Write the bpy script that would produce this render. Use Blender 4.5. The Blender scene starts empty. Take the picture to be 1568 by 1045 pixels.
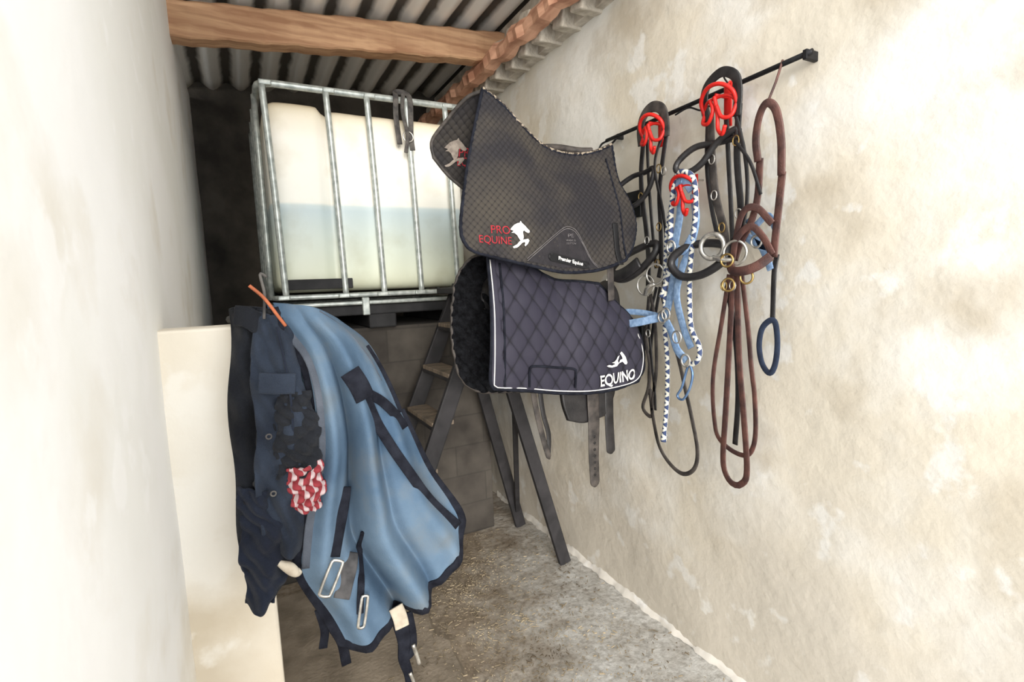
import bpy, bmesh, math, random
from mathutils import Vector, Matrix
from mathutils.bvhtree import BVHTree
random.seed(7)
scn=bpy.context.scene
scn.view_settings.view_transform='Standard'
scn.view_settings.exposure=0.22
COL=scn.collection
pi=math.pi

# ---------------------------------------------------------------- materials
def new_mat(name):
    m=bpy.data.materials.new(name); m.use_nodes=True
    nt=m.node_tree; b=nt.nodes['Principled BSDF']
    return m,nt,b
def srgb(r,g,b):
    f=lambda c:(c/255/12.92 if c/255<=0.04045 else ((c/255+0.055)/1.055)**2.4)
    return (f(r),f(g),f(b),1)
def mat(name,c,rough=.6,metal=0,c2=None,ns=8,bump=0,bs=60,spec=.3,contrast=(.35,.65)):
    m,nt,b=new_mat(name)
    b.inputs['Roughness'].default_value=rough; b.inputs['Metallic'].default_value=metal
    b.inputs['Specular IOR Level'].default_value=spec
    tc=nt.nodes.new('ShaderNodeTexCoord')
    if c2 is None: c2=tuple(int(v*.8) for v in c)
    n=nt.nodes.new('ShaderNodeTexNoise'); n.inputs['Scale'].default_value=ns; n.inputs['Detail'].default_value=6
    nt.links.new(tc.outputs['Object'],n.inputs['Vector'])
    r=nt.nodes.new('ShaderNodeValToRGB'); r.color_ramp.elements[0].position=contrast[0]; r.color_ramp.elements[1].position=contrast[1]
    r.color_ramp.elements[0].color=srgb(*c2); r.color_ramp.elements[1].color=srgb(*c)
    nt.links.new(n.outputs['Fac'],r.inputs['Fac']); nt.links.new(r.outputs['Color'],b.inputs['Base Color'])
    if bump:
        n2=nt.nodes.new('ShaderNodeTexNoise'); n2.inputs['Scale'].default_value=bs; n2.inputs['Detail'].default_value=4
        nt.links.new(tc.outputs['Object'],n2.inputs['Vector'])
        bp=nt.nodes.new('ShaderNodeBump'); bp.inputs['Strength'].default_value=bump; bp.inputs['Distance'].default_value=.01
        nt.links.new(n2.outputs['Fac'],bp.inputs['Height']); nt.links.new(bp.outputs['Normal'],b.inputs['Normal'])
    return m

BLK=mat('black_leather',(42,40,41),.42,0,(23,22,24),20,.15,200,.5)
BRN=mat('brown_leather',(98,64,56),.5,0,(60,40,38),20,.2,200,.5)
GREYL=mat('worn_grey_leather',(80,74,70),.55,0,(48,45,44),25,.2,200)
STEEL=mat('steel',(225,222,215),.3,.85,(165,162,156),40)
BRASS=mat('brass',(195,165,105),.35,.85,(145,120,75),40)
RED=mat('red_plastic',(214,42,35),.35,0,(180,32,28),10,0)
WEBB=mat('light_blue_webbing',(146,172,204),.75,0,(108,136,172),60,.3,300)
BLKFAB=mat('black_binding',(34,36,44),.85,0,(20,21,28),30,.3,300,.1)
WHT=mat('white_thread',(238,236,232),.7,0,(220,218,214),30)
REDT=mat('red_thread',(160,38,48),.7,0,(136,30,40),30)

# ---------------------------------------------------------------- geometry helpers
def link(o):
    COL.objects.link(o); return o
def mesh_obj(name,verts,faces,mats,smooth=True,uvs=None,fm=None):
    me=bpy.data.meshes.new(name); me.from_pydata([tuple(v) for v in verts],[],faces)
    for m in (mats if isinstance(mats,(list,tuple)) else [mats]): me.materials.append(m)
    if smooth: me.polygons.foreach_set('use_smooth',[True]*len(me.polygons))
    if fm: me.polygons.foreach_set('material_index',fm)
    if uvs:
        l=me.uv_layers.new(name='UVMap')
        for i,lp in enumerate(me.loops): l.data[i].uv=uvs[lp.vertex_index]
    me.update()
    return link(bpy.data.objects.new(name,me))
def group(name,parts,loc=None):
    e=bpy.data.objects.new(name,None); link(e); e.empty_display_size=.1
    bpy.context.view_layer.update()
    if loc is None:
        bb=[p.matrix_world@Vector(c) for p in parts for c in p.bound_box]
        loc=sum(bb,Vector())/len(bb)
    e.location=loc
    for p in parts:
        p.parent=e; p.matrix_parent_inverse=Matrix.Translation(-Vector(loc))
    return e
def spl(pts,n,closed=False):
    P=[Vector(p) for p in pts]
    if len(P)==2: return [P[0].lerp(P[1],i/(n-1)) for i in range(n)]
    N=len(P); dense=[]
    segs=N if closed else N-1
    for i in range(segs):
        if closed: p0,p1,p2,p3=P[(i-1)%N],P[i],P[(i+1)%N],P[(i+2)%N]
        else:
            p1,p2=P[i],P[i+1]
            p0=P[i-1] if i>0 else p1*2-p2
            p3=P[i+2] if i+2<N else p2*2-p1
        for k in range(12):
            t=k/12
            dense.append(.5*((2*p1)+(p2-p0)*t+(2*p0-5*p1+4*p2-p3)*t*t+(3*p1-p0-3*p2+p3)*t**3))
    dense.append(P[0].copy() if closed else P[-1].copy())
    L=[0]
    for a,b in zip(dense,dense[1:]): L.append(L[-1]+(b-a).length)
    out=[];j=0
    for i in range(n):
        s=L[-1]*i/(n-1)
        while j<len(L)-2 and L[j+1]<s: j+=1
        d=L[j+1]-L[j]; t=0 if d<1e-9 else (s-L[j])/d
        out.append(dense[j].lerp(dense[j+1],min(max(t,0),1)))
    return out
def coons(name,top,bottom,left,right,nu,nv,mats,disp=None,thick=0,attr=None):
    T=spl(top,nu);B=spl(bottom,nu);Lf=spl(left,nv);R=spl(right,nv)
    vs=[];uv=[]
    for j in range(nv):
        v=j/(nv-1)
        for i in range(nu):
            u=i/(nu-1)
            p=T[i]*(1-v)+B[i]*v+Lf[j]*(1-u)+R[j]*u-(T[0]*(1-u)*(1-v)+T[-1]*u*(1-v)+B[0]*(1-u)*v+B[-1]*u*v)
            if disp: p=p+disp(u,v,p)
            vs.append(p); uv.append((u,v))
    fs=[(j*nu+i,(j+1)*nu+i,(j+1)*nu+i+1,j*nu+i+1) for j in range(nv-1) for i in range(nu-1)]
    o=mesh_obj(name,vs,fs,mats,True,uv)
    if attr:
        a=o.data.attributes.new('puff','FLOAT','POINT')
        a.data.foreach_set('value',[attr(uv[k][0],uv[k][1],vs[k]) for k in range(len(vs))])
    if thick:
        s=o.modifiers.new('sol','SOLIDIFY'); s.thickness=thick; s.offset=0
    edge=[vs[i] for i in range(nu)]+[vs[j*nu+nu-1] for j in range(1,nv)]+[vs[(nv-1)*nu+i] for i in range(nu-2,-1,-1)]+[vs[j*nu] for j in range(nv-2,0,-1)]
    return o,edge,vs
def tube(name,pts,r,m,n=None,seg=8,closed=False,smooth=True,rf=None):
    if smooth: P=spl(pts,n or max(8,len(pts)*8),closed)
    else:
        P=[Vector(p) for p in pts]
        if closed: P.append(P[0].copy())
    N=len(P); vs=[];uv=[];fs=[]
    prev=None;s=0
    for i,p in enumerate(P):
        if closed: t=(P[(i+1)%(N-1)]-P[(i-1)%(N-1)])
        else: t=(P[min(i+1,N-1)]-P[max(i-1,0)])
        if t.length<1e-9: t=Vector((0,0,1))
        t.normalize()
        if prev is None:
            a=Vector((0,0,1)) if abs(t.z)<.9 else Vector((1,0,0))
            nrm=t.cross(a).normalized()
        else:
            nrm=(prev-t*prev.dot(t))
            nrm=nrm.normalized() if nrm.length>1e-6 else prev
        prev=nrm; b=t.cross(nrm)
        if i: s+=(p-P[i-1]).length
        rr=r*(rf(i/(N-1)) if rf else 1)
        for k in range(seg):
            a=2*pi*k/seg
            vs.append(p+(nrm*math.cos(a)+b*math.sin(a))*rr); uv.append((s,k/seg))
    for i in range(N-1):
        for k in range(seg):
            fs.append((i*seg+k,i*seg+(k+1)%seg,(i+1)*seg+(k+1)%seg,(i+1)*seg+k))
    if not closed:
        fs.append(tuple(range(seg-1,-1,-1))); fs.append(tuple((N-1)*seg+k for k in range(seg)))
    return mesh_obj(name,vs,fs,m,True,uv)
def ribbon(name,pts,w,th,N0,m,n=None,smooth=True,taper=None,closed=False):
    """flat strap; N0 = face normal hint"""
    P=spl(pts,n or max(10,len(pts)*8),closed) if smooth else [Vector(p) for p in pts]
    N=len(P);vs=[];fs=[];N0=Vector(N0).normalized()
    pw=None
    for i,p in enumerate(P):
        if closed: t=P[(i+1)%(N-1)]-P[(i-1)%(N-1)]
        else: t=P[min(i+1,N-1)]-P[max(i-1,0)]
        t.normalize()
        wd=t.cross(N0)
        wd=wd.normalized() if wd.length>.15 else (pw if pw else t.orthogonal().normalized())
        if pw and wd.dot(pw)<0 and wd.length: wd=-wd
        pw=wd
        nn=wd.cross(t).normalized()
        ww=w*(taper(i/(N-1)) if taper else 1)/2
        e=ww*.8
        for a,b in ((-ww,-th*.25),(-e,-th*.5),(e,-th*.5),(ww,-th*.25),(ww,th*.25),(e,th*.5),(-e,th*.5),(-ww,th*.25)):
            vs.append(p+wd*a+nn*b)
    for i in range(N-1):
        for k in range(8): fs.append((i*8+k,i*8+(k+1)%8,(i+1)*8+(k+1)%8,(i+1)*8+k))
    if not closed:
        fs.append(tuple(range(7,-1,-1))); fs.append(tuple((N-1)*8+k for k in range(8)))
    return mesh_obj(name,vs,fs,m,True)
def ring(name,c,r,tr,axis,m,sx=1,sz=1,n=28):
    c=Vector(c);axis=Vector(axis).normalized()
    a=Vector((0,0,1)) if abs(axis.z)<.9 else Vector((0,1,0))
    u=axis.cross(a).normalized(); v=axis.cross(u)
    return tube(name,[c+u*math.cos(2*pi*k/n)*r*sx+v*math.sin(2*pi*k/n)*r*sz for k in range(n)],tr,m,smooth=False,closed=True)
def box(name,lo,hi,m,bev=.004,seg=2,rot=None,cuts=0):
    bm=bmesh.new(); bmesh.ops.create_cube(bm,size=1)
    lo=Vector(lo);hi=Vector(hi);d=hi-lo;c=(lo+hi)/2
    for v in bm.verts: v.co=Vector((v.co.x*d.x,v.co.y*d.y,v.co.z*d.z))
    if bev: bmesh.ops.bevel(bm,geom=bm.edges[:],offset=bev,segments=seg,profile=.5,affect='EDGES')
    me=bpy.data.meshes.new(name); bm.to_mesh(me); bm.free(); me.materials.append(m)
    o=bpy.data.objects.new(name,me); o.location=c
    if rot: o.rotation_euler=rot
    if seg>2: me.polygons.foreach_set('use_smooth',[True]*len(me.polygons))
    return link(o)
def beam_between(name,a,b,w,h,m,side=(0,1,0)):
    a=Vector(a);b=Vector(b);t=(b-a).normalized();s=Vector(side);s=(s-t*s.dot(t)).normalized();n=t.cross(s)
    vs=[];e=.15
    for p in (a,b):
        for x,y in ((-1,-1+e),(-1+e,-1),(1-e,-1),(1,-1+e),(1,1-e),(1-e,1),(-1+e,1),(-1,1-e)):
            vs.append(p+s*x*w/2+n*y*h/2)
    fs=[(k,(k+1)%8,8+(k+1)%8,8+k) for k in range(8)]+[tuple(range(7,-1,-1)),tuple(range(8,16))]
    return mesh_obj(name,vs,fs,m,False)
def bvh_of(o):
    return BVHTree.FromPolygons([v.co for v in o.data.vertices],[p.vertices[:] for p in o.data.polygons])
def drape(bv,x,z,off):
    h=bv.ray_cast(Vector((x,-.5,z)),Vector((0,1,0)))
    if h[0] is None:
        q=bv.find_nearest(Vector((x,1.7,z)))[0]; return Vector((x,q.y-off,z))
    return Vector((x,h[0].y-off,z))
def flat_on(name,bv,pts,off,m):
    """2D silhouette (x,z) laid on a cloth surface, densified"""
    me=bpy.data.meshes.new(name); bm=bmesh.new()
    f=bm.faces.new([bm.verts.new((p[0],0,p[1])) for p in pts]); bmesh.ops.triangulate(bm,faces=[f])
    for _ in range(2): bmesh.ops.subdivide_edges(bm,edges=[e for e in bm.edges if e.calc_length()>.008],cuts=1)
    bmesh.ops.triangulate(bm,faces=bm.faces[:])
    for v in bm.verts: v.co=drape(bv,v.co.x,v.co.z,off)
    bm.to_mesh(me);bm.free();me.materials.append(m)
    return link(bpy.data.objects.new(name,me))
def text_on(name,bv,s,x,z,size,off,m,width=None,bold=0,rot=0,shear=0):
    cu=bpy.data.curves.new('tmp','FONT'); cu.body=s; cu.size=size; cu.offset=bold; cu.shear=shear
    o=bpy.data.objects.new('tmp',cu); link(o); bpy.context.view_layer.update()
    me=bpy.data.meshes.new_from_object(o.evaluated_get(bpy.context.evaluated_depsgraph_get()))
    bpy.data.objects.remove(o)
    bm=bmesh.new(); bm.from_mesh(me)
    bmesh.ops.triangulate(bm,faces=bm.faces[:])
    for _ in range(2): bmesh.ops.subdivide_edges(bm,edges=[e for e in bm.edges if e.calc_length()>.008],cuts=1)
    bmesh.ops.triangulate(bm,faces=bm.faces[:])
    mx=max(v.co.x for v in bm.verts); k=(width/mx) if width else 1
    c,sn=math.cos(rot),math.sin(rot)
    for v in bm.verts:
        X=v.co.x*k;Z=v.co.y
        v.co=drape(bv,x+X*c-Z*sn,z+X*sn+Z*c,off)
    bm.to_mesh(me);bm.free();me.name=name;me.materials.clear();me.materials.append(m)
    return link(bpy.data.objects.new(name,me))
def W(y,z,x=1570): return Vector((x/1000,y/1000,z/1000))
def V(*a): return Vector([c/1000 for c in a])

# ================================================================= ROOM
XL=-.19   # inner face of the left wall
def plaster(name,base,pale,stain,low,bumps=.3,amt=1):
    m,nt,b=new_mat(name); N=nt.nodes; Lk=nt.links
    b.inputs['Roughness'].default_value=.9; b.inputs['Specular IOR Level'].default_value=.15
    g=N.new('ShaderNodeNewGeometry')
    def noise(s,d=6,off=0):
        mp=N.new('ShaderNodeMapping'); mp.inputs['Location'].default_value=(off,off,off); Lk.new(g.outputs['Position'],mp.inputs['Vector'])
        n=N.new('ShaderNodeTexNoise'); n.inputs['Scale'].default_value=s;n.inputs['Detail'].default_value=d; Lk.new(mp.outputs[0],n.inputs['Vector']); return n
    def ramp(src,a,bb,mx=1):
        r=N.new('ShaderNodeMapRange'); r.inputs['From Min'].default_value=a;r.inputs['From Max'].default_value=bb; r.inputs['To Max'].default_value=mx; Lk.new(src,r.inputs['Value']); return r.outputs[0]
    def mix(f,a,c):
        x=N.new('ShaderNodeMix'); x.data_type='RGBA'; Lk.new(f,x.inputs[0])
        for s,i in ((a,6),(c,7)):
            if isinstance(s,tuple): x.inputs[i].default_value=srgb(*s)
            else: Lk.new(s,x.inputs[i])
        return x.outputs[2]
    c=mix(ramp(noise(1.6).outputs[0],.42,.58),base,pale)
    c=mix(ramp(noise(3,8,3).outputs[0],.54,.70,.8),c,stain)
    sp=N.new('ShaderNodeSeparateXYZ'); Lk.new(g.outputs['Position'],sp.inputs[0])
    n=noise(2.5,6,9)
    ma=N.new('ShaderNodeMath');ma.operation='MULTIPLY_ADD';ma.inputs[1].default_value=1.6;Lk.new(n.outputs[0],ma.inputs[0]);Lk.new(sp.outputs['Z'],ma.inputs[2])
    c=mix(ramp(ma.outputs[0],1.6,1.2),c,low)
    c=mix(ramp(noise(7,8,5).outputs[0],.60,.66,.8),c,pale)
    Lk.new(c,b.inputs['Base Color'])
    n1=noise(2.2,8,2);n2=noise(30,6)
    ad=N.new('ShaderNodeMath');ad.operation='MULTIPLY_ADD';ad.inputs[1].default_value=.08;Lk.new(n2.outputs[0],ad.inputs[0]);Lk.new(n1.outputs[0],ad.inputs[2])
    bp=N.new('ShaderNodeBump');bp.inputs['Strength'].default_value=bumps;bp.inputs['Distance'].default_value=.05;Lk.new(ad.outputs[0],bp.inputs['Height']);Lk.new(bp.outputs[0],b.inputs['Normal'])
    return m
PL=plaster('cream_plaster',(213,204,187),(226,223,216),(188,176,156),(209,201,187),.45)
PLW=plaster('whitewash',(244,242,236),(250,248,244),(234,228,216),(238,232,222),.2)
BACK=mat('grey_block_wall',(96,90,82),.95,0,(62,58,54),4,.6,30)

def wavy_wall(name,x,y0,y1,z0,z1,thick,m,amp=.01,sgn=1):
    ny,nz=90,60; vs=[];fs=[]
    for j in range(nz+1):
        for i in range(ny+1):
            y=y0+(y1-y0)*i/ny; z=z0+(z1-z0)*j/nz
            d=amp*(math.sin(y*3.1+z*1.7)+.6*math.sin(y*7.3-z*5.1)+.4*math.sin(z*11+y*2))*.4
            vs.append((x+d,y,z))
    for j in range(nz):
        for i in range(ny):
            a=j*(ny+1)+i; fs.append((a,a+1,a+ny+2,a+ny+1))
    k=len(vs)
    for (y,z) in ((y0,z0),(y1,z0),(y1,z1),(y0,z1)): vs.append((x+sgn*thick,y,z))
    fs.append((k,k+1,k+2,k+3))
    fs.append(tuple(range(0,ny+1))+(k+1,k)); fs.append(tuple(nz*(ny+1)+i for i in range(ny+1))+(k+2,k+3))
    fs.append(tuple(j*(ny+1) for j in range(nz+1))+(k+3,k)); fs.append(tuple(j*(ny+1)+ny for j in range(nz+1))+(k+2,k+1))
    return mesh_obj(name,vs,fs,m,False)
wr=wavy_wall('wall_right',1.65,-.6,4.3,-.05,2.93,.2,PL,.012,1)
wl=wavy_wall('wall_left',XL,.15,4.3,-.05,3.02,-.2,PLW,.006,1)
box('wall_back',(XL-.2,4.3,-.05),(1.85,4.5,3.4),BACK,.002)

def floor_mat():
    m,nt,b=new_mat('dusty_concrete'); N=nt.nodes;Lk=nt.links
    b.inputs['Roughness'].default_value=.85; b.inputs['Specular IOR Level'].default_value=.25
    g=N.new('ShaderNodeNewGeometry')
    def noise(s,d=8,rg=.6):
        n=N.new('ShaderNodeTexNoise'); n.inputs['Scale'].default_value=s;n.inputs['Detail'].default_value=d;n.inputs['Roughness'].default_value=rg; Lk.new(g.outputs['Position'],n.inputs['Vector']); return n
    def mix(f,a,c,mode='MIX'):
        x=N.new('ShaderNodeMix');x.data_type='RGBA';x.blend_type=mode
        if isinstance(f,float): x.inputs[0].default_value=f
        else: Lk.new(f,x.inputs[0])
        for s,i in ((a,6),(c,7)):
            if isinstance(s,tuple): x.inputs[i].default_value=s
            else: Lk.new(s,x.inputs[i])
        return x.outputs[2]
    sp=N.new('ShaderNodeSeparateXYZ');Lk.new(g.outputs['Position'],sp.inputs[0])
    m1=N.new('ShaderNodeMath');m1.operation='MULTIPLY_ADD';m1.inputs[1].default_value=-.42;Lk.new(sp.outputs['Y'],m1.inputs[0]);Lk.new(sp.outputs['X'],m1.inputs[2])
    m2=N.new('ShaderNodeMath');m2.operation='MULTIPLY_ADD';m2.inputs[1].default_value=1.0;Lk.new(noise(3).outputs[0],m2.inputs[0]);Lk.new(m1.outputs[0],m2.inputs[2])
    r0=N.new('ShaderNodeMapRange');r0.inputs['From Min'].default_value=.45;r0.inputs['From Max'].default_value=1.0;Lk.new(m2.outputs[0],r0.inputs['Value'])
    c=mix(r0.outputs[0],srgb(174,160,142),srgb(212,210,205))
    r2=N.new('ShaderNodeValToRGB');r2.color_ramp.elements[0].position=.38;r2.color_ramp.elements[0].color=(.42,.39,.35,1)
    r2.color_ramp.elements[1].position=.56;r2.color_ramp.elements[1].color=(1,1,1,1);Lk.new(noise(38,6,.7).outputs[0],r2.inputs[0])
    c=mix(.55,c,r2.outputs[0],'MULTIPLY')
    r3=N.new('ShaderNodeValToRGB');r3.color_ramp.elements[0].position=.35;r3.color_ramp.elements[0].color=(.66,.62,.57,1)
    r3.color_ramp.elements[1].position=.6;r3.color_ramp.elements[1].color=(1.0,1.0,1.0,1);Lk.new(noise(6,5).outputs[0],r3.inputs[0])
    c=mix(.75,c,r3.outputs[0],'MULTIPLY')
    Lk.new(c,b.inputs['Base Color'])
    bp=N.new('ShaderNodeBump');bp.inputs['Strength'].default_value=.5;bp.inputs['Distance'].default_value=.02
    Lk.new(noise(18).outputs[0],bp.inputs['Height']);Lk.new(bp.outputs[0],b.inputs['Normal'])
    return m
FL=floor_mat()
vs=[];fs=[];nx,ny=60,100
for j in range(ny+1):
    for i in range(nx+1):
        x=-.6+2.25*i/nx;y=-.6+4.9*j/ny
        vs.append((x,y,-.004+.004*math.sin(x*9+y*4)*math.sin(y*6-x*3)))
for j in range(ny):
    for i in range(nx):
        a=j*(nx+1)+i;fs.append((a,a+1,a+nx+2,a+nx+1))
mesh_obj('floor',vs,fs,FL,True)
MATM=mat('trodden_earth_slab',(164,151,134),.95,0,(128,117,102),7,.4,60)
edge=[(.70+.02*math.sin(k*1.3)+.012*math.sin(k*3.7),-.6+3.5*k/40) for k in range(41)]
vs=[(XL,y,.014) for _,y in edge]+[(x-.01,y,.014) for x,y in edge]+[(x+.005,y,-.004) for x,y in edge]
n=41;fs=[]
for k in range(40): fs+= [(k,n+k,n+k+1,k+1),(n+k,2*n+k,2*n+k+1,n+k+1)]
mesh_obj('floor_slab',vs,fs,MATM,False)
STR=mat('straw_debris',(190,174,146),.9,0,(88,76,62),3)
vs=[];fs=[]
for k in range(4200):
    x=random.uniform(.5,1.62);y=random.uniform(1.0,3.0)
    if random.random()<.65: x=random.gauss(.95,.2)
    if x>1.62 or x<.3: continue
    z=.016 if x<.72 else .003
    a=random.uniform(0,pi);l=random.choice([.004,.006,.012,.022])*random.uniform(.5,1.2);w=random.uniform(.0015,.005);h=random.uniform(.001,.005)
    c,s=math.cos(a),math.sin(a);b0=len(vs)
    for dz in (0,h):
        for ux,uy in ((-l,-w),(l,-w*.4),(l*.8,w),(-l,w*.7)):
            vs.append((x+ux/2*c-uy/2*s,y+ux/2*s+uy/2*c,z+dz))
    fs+=[(b0+4,b0+5,b0+6,b0+7)]+[(b0+i,b0+(i+1)%4,b0+4+(i+1)%4,b0+4+i) for i in range(4)]
mesh_obj('straw_debris',vs,fs,STR,False)
vs=[];fs=[];n=160
for k in range(n+1):
    y=-.5+4.0*k/n; h=.018+.010*abs(math.sin(k*1.7))+.006*math.sin(k*.6); d=.012+.006*math.sin(k*.9)+.005*math.sin(k*2.3)
    vs+=[(1.66,y,h+.012),(1.644,y,h),(1.645-d,y,-.005)]
for k in range(n):
    a=k*3;fs+=[(a,a+1,a+4,a+3),(a+1,a+2,a+5,a+4)]
mesh_obj('baseboard_right',vs,fs,PLW,True)

# ---- corrugated roof (ridges along Y), falls gently to the left
def roofz(x): return 3.105+(x-.2)*.092
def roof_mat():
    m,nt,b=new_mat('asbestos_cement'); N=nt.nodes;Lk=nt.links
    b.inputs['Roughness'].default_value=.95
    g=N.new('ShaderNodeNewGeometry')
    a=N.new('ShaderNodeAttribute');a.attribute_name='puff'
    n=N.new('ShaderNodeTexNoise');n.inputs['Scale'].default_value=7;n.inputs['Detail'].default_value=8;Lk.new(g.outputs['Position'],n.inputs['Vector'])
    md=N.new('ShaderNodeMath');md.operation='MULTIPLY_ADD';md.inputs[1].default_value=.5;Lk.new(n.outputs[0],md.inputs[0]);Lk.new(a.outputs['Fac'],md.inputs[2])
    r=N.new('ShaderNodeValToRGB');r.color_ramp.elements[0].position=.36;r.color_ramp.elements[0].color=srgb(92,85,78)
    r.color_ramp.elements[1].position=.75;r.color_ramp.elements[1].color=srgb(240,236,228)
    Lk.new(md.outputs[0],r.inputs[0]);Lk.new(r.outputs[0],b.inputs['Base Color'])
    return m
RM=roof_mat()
vs=[];fs=[];nx,ny=240,12;pf=[]
for j in range(ny+1):
    for i in range(nx+1):
        x=-.4+2.2*i/nx;y=1.0+3.45*j/ny
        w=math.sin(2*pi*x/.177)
        vs.append((x,y,roofz(x)+.026*w+.03)); pf.append(.5-.5*w)  # colour darker in the upward waves: shade of the hollows painted in
for j in range(ny):
    for i in range(nx):
        a=j*(nx+1)+i;fs.append((a,a+1,a+nx+2,a+nx+1))
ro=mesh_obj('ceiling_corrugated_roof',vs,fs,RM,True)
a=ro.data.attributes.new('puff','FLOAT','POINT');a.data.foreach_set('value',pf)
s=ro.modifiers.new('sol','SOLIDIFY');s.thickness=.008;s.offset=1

def wood(name,c1,c2,sx=(1,14,14)):
    m,nt,b=new_mat(name);N=nt.nodes;Lk=nt.links
    b.inputs['Roughness'].default_value=.75
    tc=N.new('ShaderNodeTexCoord');mp=N.new('ShaderNodeMapping');mp.inputs['Scale'].default_value=sx;Lk.new(tc.outputs['Object'],mp.inputs[0])
    n=N.new('ShaderNodeTexNoise');n.inputs['Scale'].default_value=2.2;n.inputs['Detail'].default_value=8;n.inputs['Distortion'].default_value=.6;Lk.new(mp.outputs[0],n.inputs['Vector'])
    r=N.new('ShaderNodeValToRGB');r.color_ramp.elements[0].position=.35;r.color_ramp.elements[0].color=srgb(*c2);r.color_ramp.elements[1].position=.65;r.color_ramp.elements[1].color=srgb(*c1)
    Lk.new(n.outputs[0],r.inputs[0]);Lk.new(r.outputs[0],b.inputs['Base Color'])
    bp=N.new('ShaderNodeBump');bp.inputs['Strength'].default_value=.3;bp.inputs['Distance'].default_value=.01;Lk.new(n.outputs[0],bp.inputs['Height']);Lk.new(bp.outputs[0],b.inputs['Normal'])
    return m
WD=wood('beam_pine',(212,170,132),(166,122,90))
CLAYW=wood('reddish_timber',(226,176,146),(176,124,98),(8,2,8))
vs=[];fs=[];n=60
for k in range(n+1):
    x=-.30+1.96*k/n; c=roofz(x)-.115; w=.004*math.sin(k*.7)+.003*math.sin(k*1.9)
    for dy,dz in ((-.05,-.078),(-.04,-.085),(.05,-.085),(.055,.07),(.05,.085),(-.045,.085),(-.053,.075)): vs.append((x,3.04+dy+w*.6,c+dz+w))
for k in range(n):
    for q in range(7): fs.append((k*7+q,k*7+(q+1)%7,(k+1)*7+(q+1)%7,(k+1)*7+q))
fs+=[tuple(range(7)),tuple(n*7+q for q in range(6,-1,-1))]
mesh_obj('roof_beam',vs,fs,WD,False)
vs=[];fs=[];n=70
for k in range(n+1):
    y=1.05+3.2*k/n; w=.010*math.sin(k*.9)+.006*math.sin(k*2.7); w2=.008*math.sin(k*1.3+1)
    for dx,dz in ((0,0),(.07,-.005),(.085,.06),(.02,.095),(-.01,.05)): vs.append((1.43+dx+w,y,2.945+dz+w2))
for k in range(n):
    for q in range(5): fs.append((k*5+q,k*5+(q+1)%5,(k+1)*5+(q+1)%5,(k+1)*5+q))
fs+=[tuple(range(5)),tuple(n*5+q for q in range(4,-1,-1))]
mesh_obj('wall_plate_timber',vs,fs,CLAYW,False)

MOR=mat('mortar',(214,206,192),.95,0,(168,158,144),12,.6,50)
parts=[]
k=0;y=1.0
while y<4.2:
    x0=1.52+.012*math.sin(k*2.1)
    parts.append(box('closure_%d'%k,(x0,y,2.915),(1.84,y+.10,3.01),MOR,.010,2,rot=(.22,0,0)))
    parts.append(box('closure_up_%d'%k,(x0-.03,y+.07,2.985),(1.84,y+.19,3.10),MOR,.012,2,rot=(.22,0,0)))
    y+=.177;k+=1
parts.append(box('wall_cap',(1.60,1.0,2.92),(1.86,4.3,3.24),MOR,.005))
group('trim_roof_mortar',parts)

def block_mat():
    m,nt,b=new_mat('concrete_block');N=nt.nodes;Lk=nt.links
    b.inputs['Roughness'].default_value=.95
    g=N.new('ShaderNodeNewGeometry');sp=N.new('ShaderNodeSeparateXYZ');Lk.new(g.outputs['Position'],sp.inputs[0])
    ad=N.new('ShaderNodeMath');ad.operation='ADD';Lk.new(sp.outputs['X'],ad.inputs[0]);Lk.new(sp.outputs['Y'],ad.inputs[1])
    cb=N.new('ShaderNodeCombineXYZ');Lk.new(ad.outputs[0],cb.inputs[0]);Lk.new(sp.outputs['Z'],cb.inputs[1])
    br=N.new('ShaderNodeTexBrick');br.inputs['Scale'].default_value=1;br.inputs['Brick Width'].default_value=.4;br.inputs['Row Height'].default_value=.2;br.inputs['Mortar Size'].default_value=.005
    br.inputs['Color1'].default_value=srgb(74,70,66);br.inputs['Color2'].default_value=srgb(68,64,61);br.inputs['Mortar'].default_value=srgb(63,60,57)
    Lk.new(cb.outputs[0],br.inputs['Vector'])
    n=N.new('ShaderNodeTexNoise');n.inputs['Scale'].default_value=5;n.inputs['Detail'].default_value=8;Lk.new(g.outputs['Position'],n.inputs['Vector'])
    r2=N.new('ShaderNodeValToRGB');r2.color_ramp.elements[0].position=.3;r2.color_ramp.elements[0].color=(.5,.48,.46,1);r2.color_ramp.elements[1].position=.65;r2.color_ramp.elements[1].color=(1.2,1.18,1.12,1);Lk.new(n.outputs[0],r2.inputs[0])
    x=N.new('ShaderNodeMix');x.data_type='RGBA';x.blend_type='MULTIPLY';x.inputs[0].default_value=1;Lk.new(br.outputs['Color'],x.inputs[6]);Lk.new(r2.outputs[0],x.inputs[7]);Lk.new(x.outputs[2],b.inputs['Base Color'])
    bp=N.new('ShaderNodeBump');bp.inputs['Strength'].default_value=.3;bp.inputs['Distance'].default_value=.01;bp.invert=True;Lk.new(br.outputs['Fac'],bp.inputs['Height']);Lk.new(bp.outputs[0],b.inputs['Normal'])
    return m
box('block_plinth',(XL+.01,3.05,-.01),(1.40,4.28,1.42),block_mat(),.006)

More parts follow.
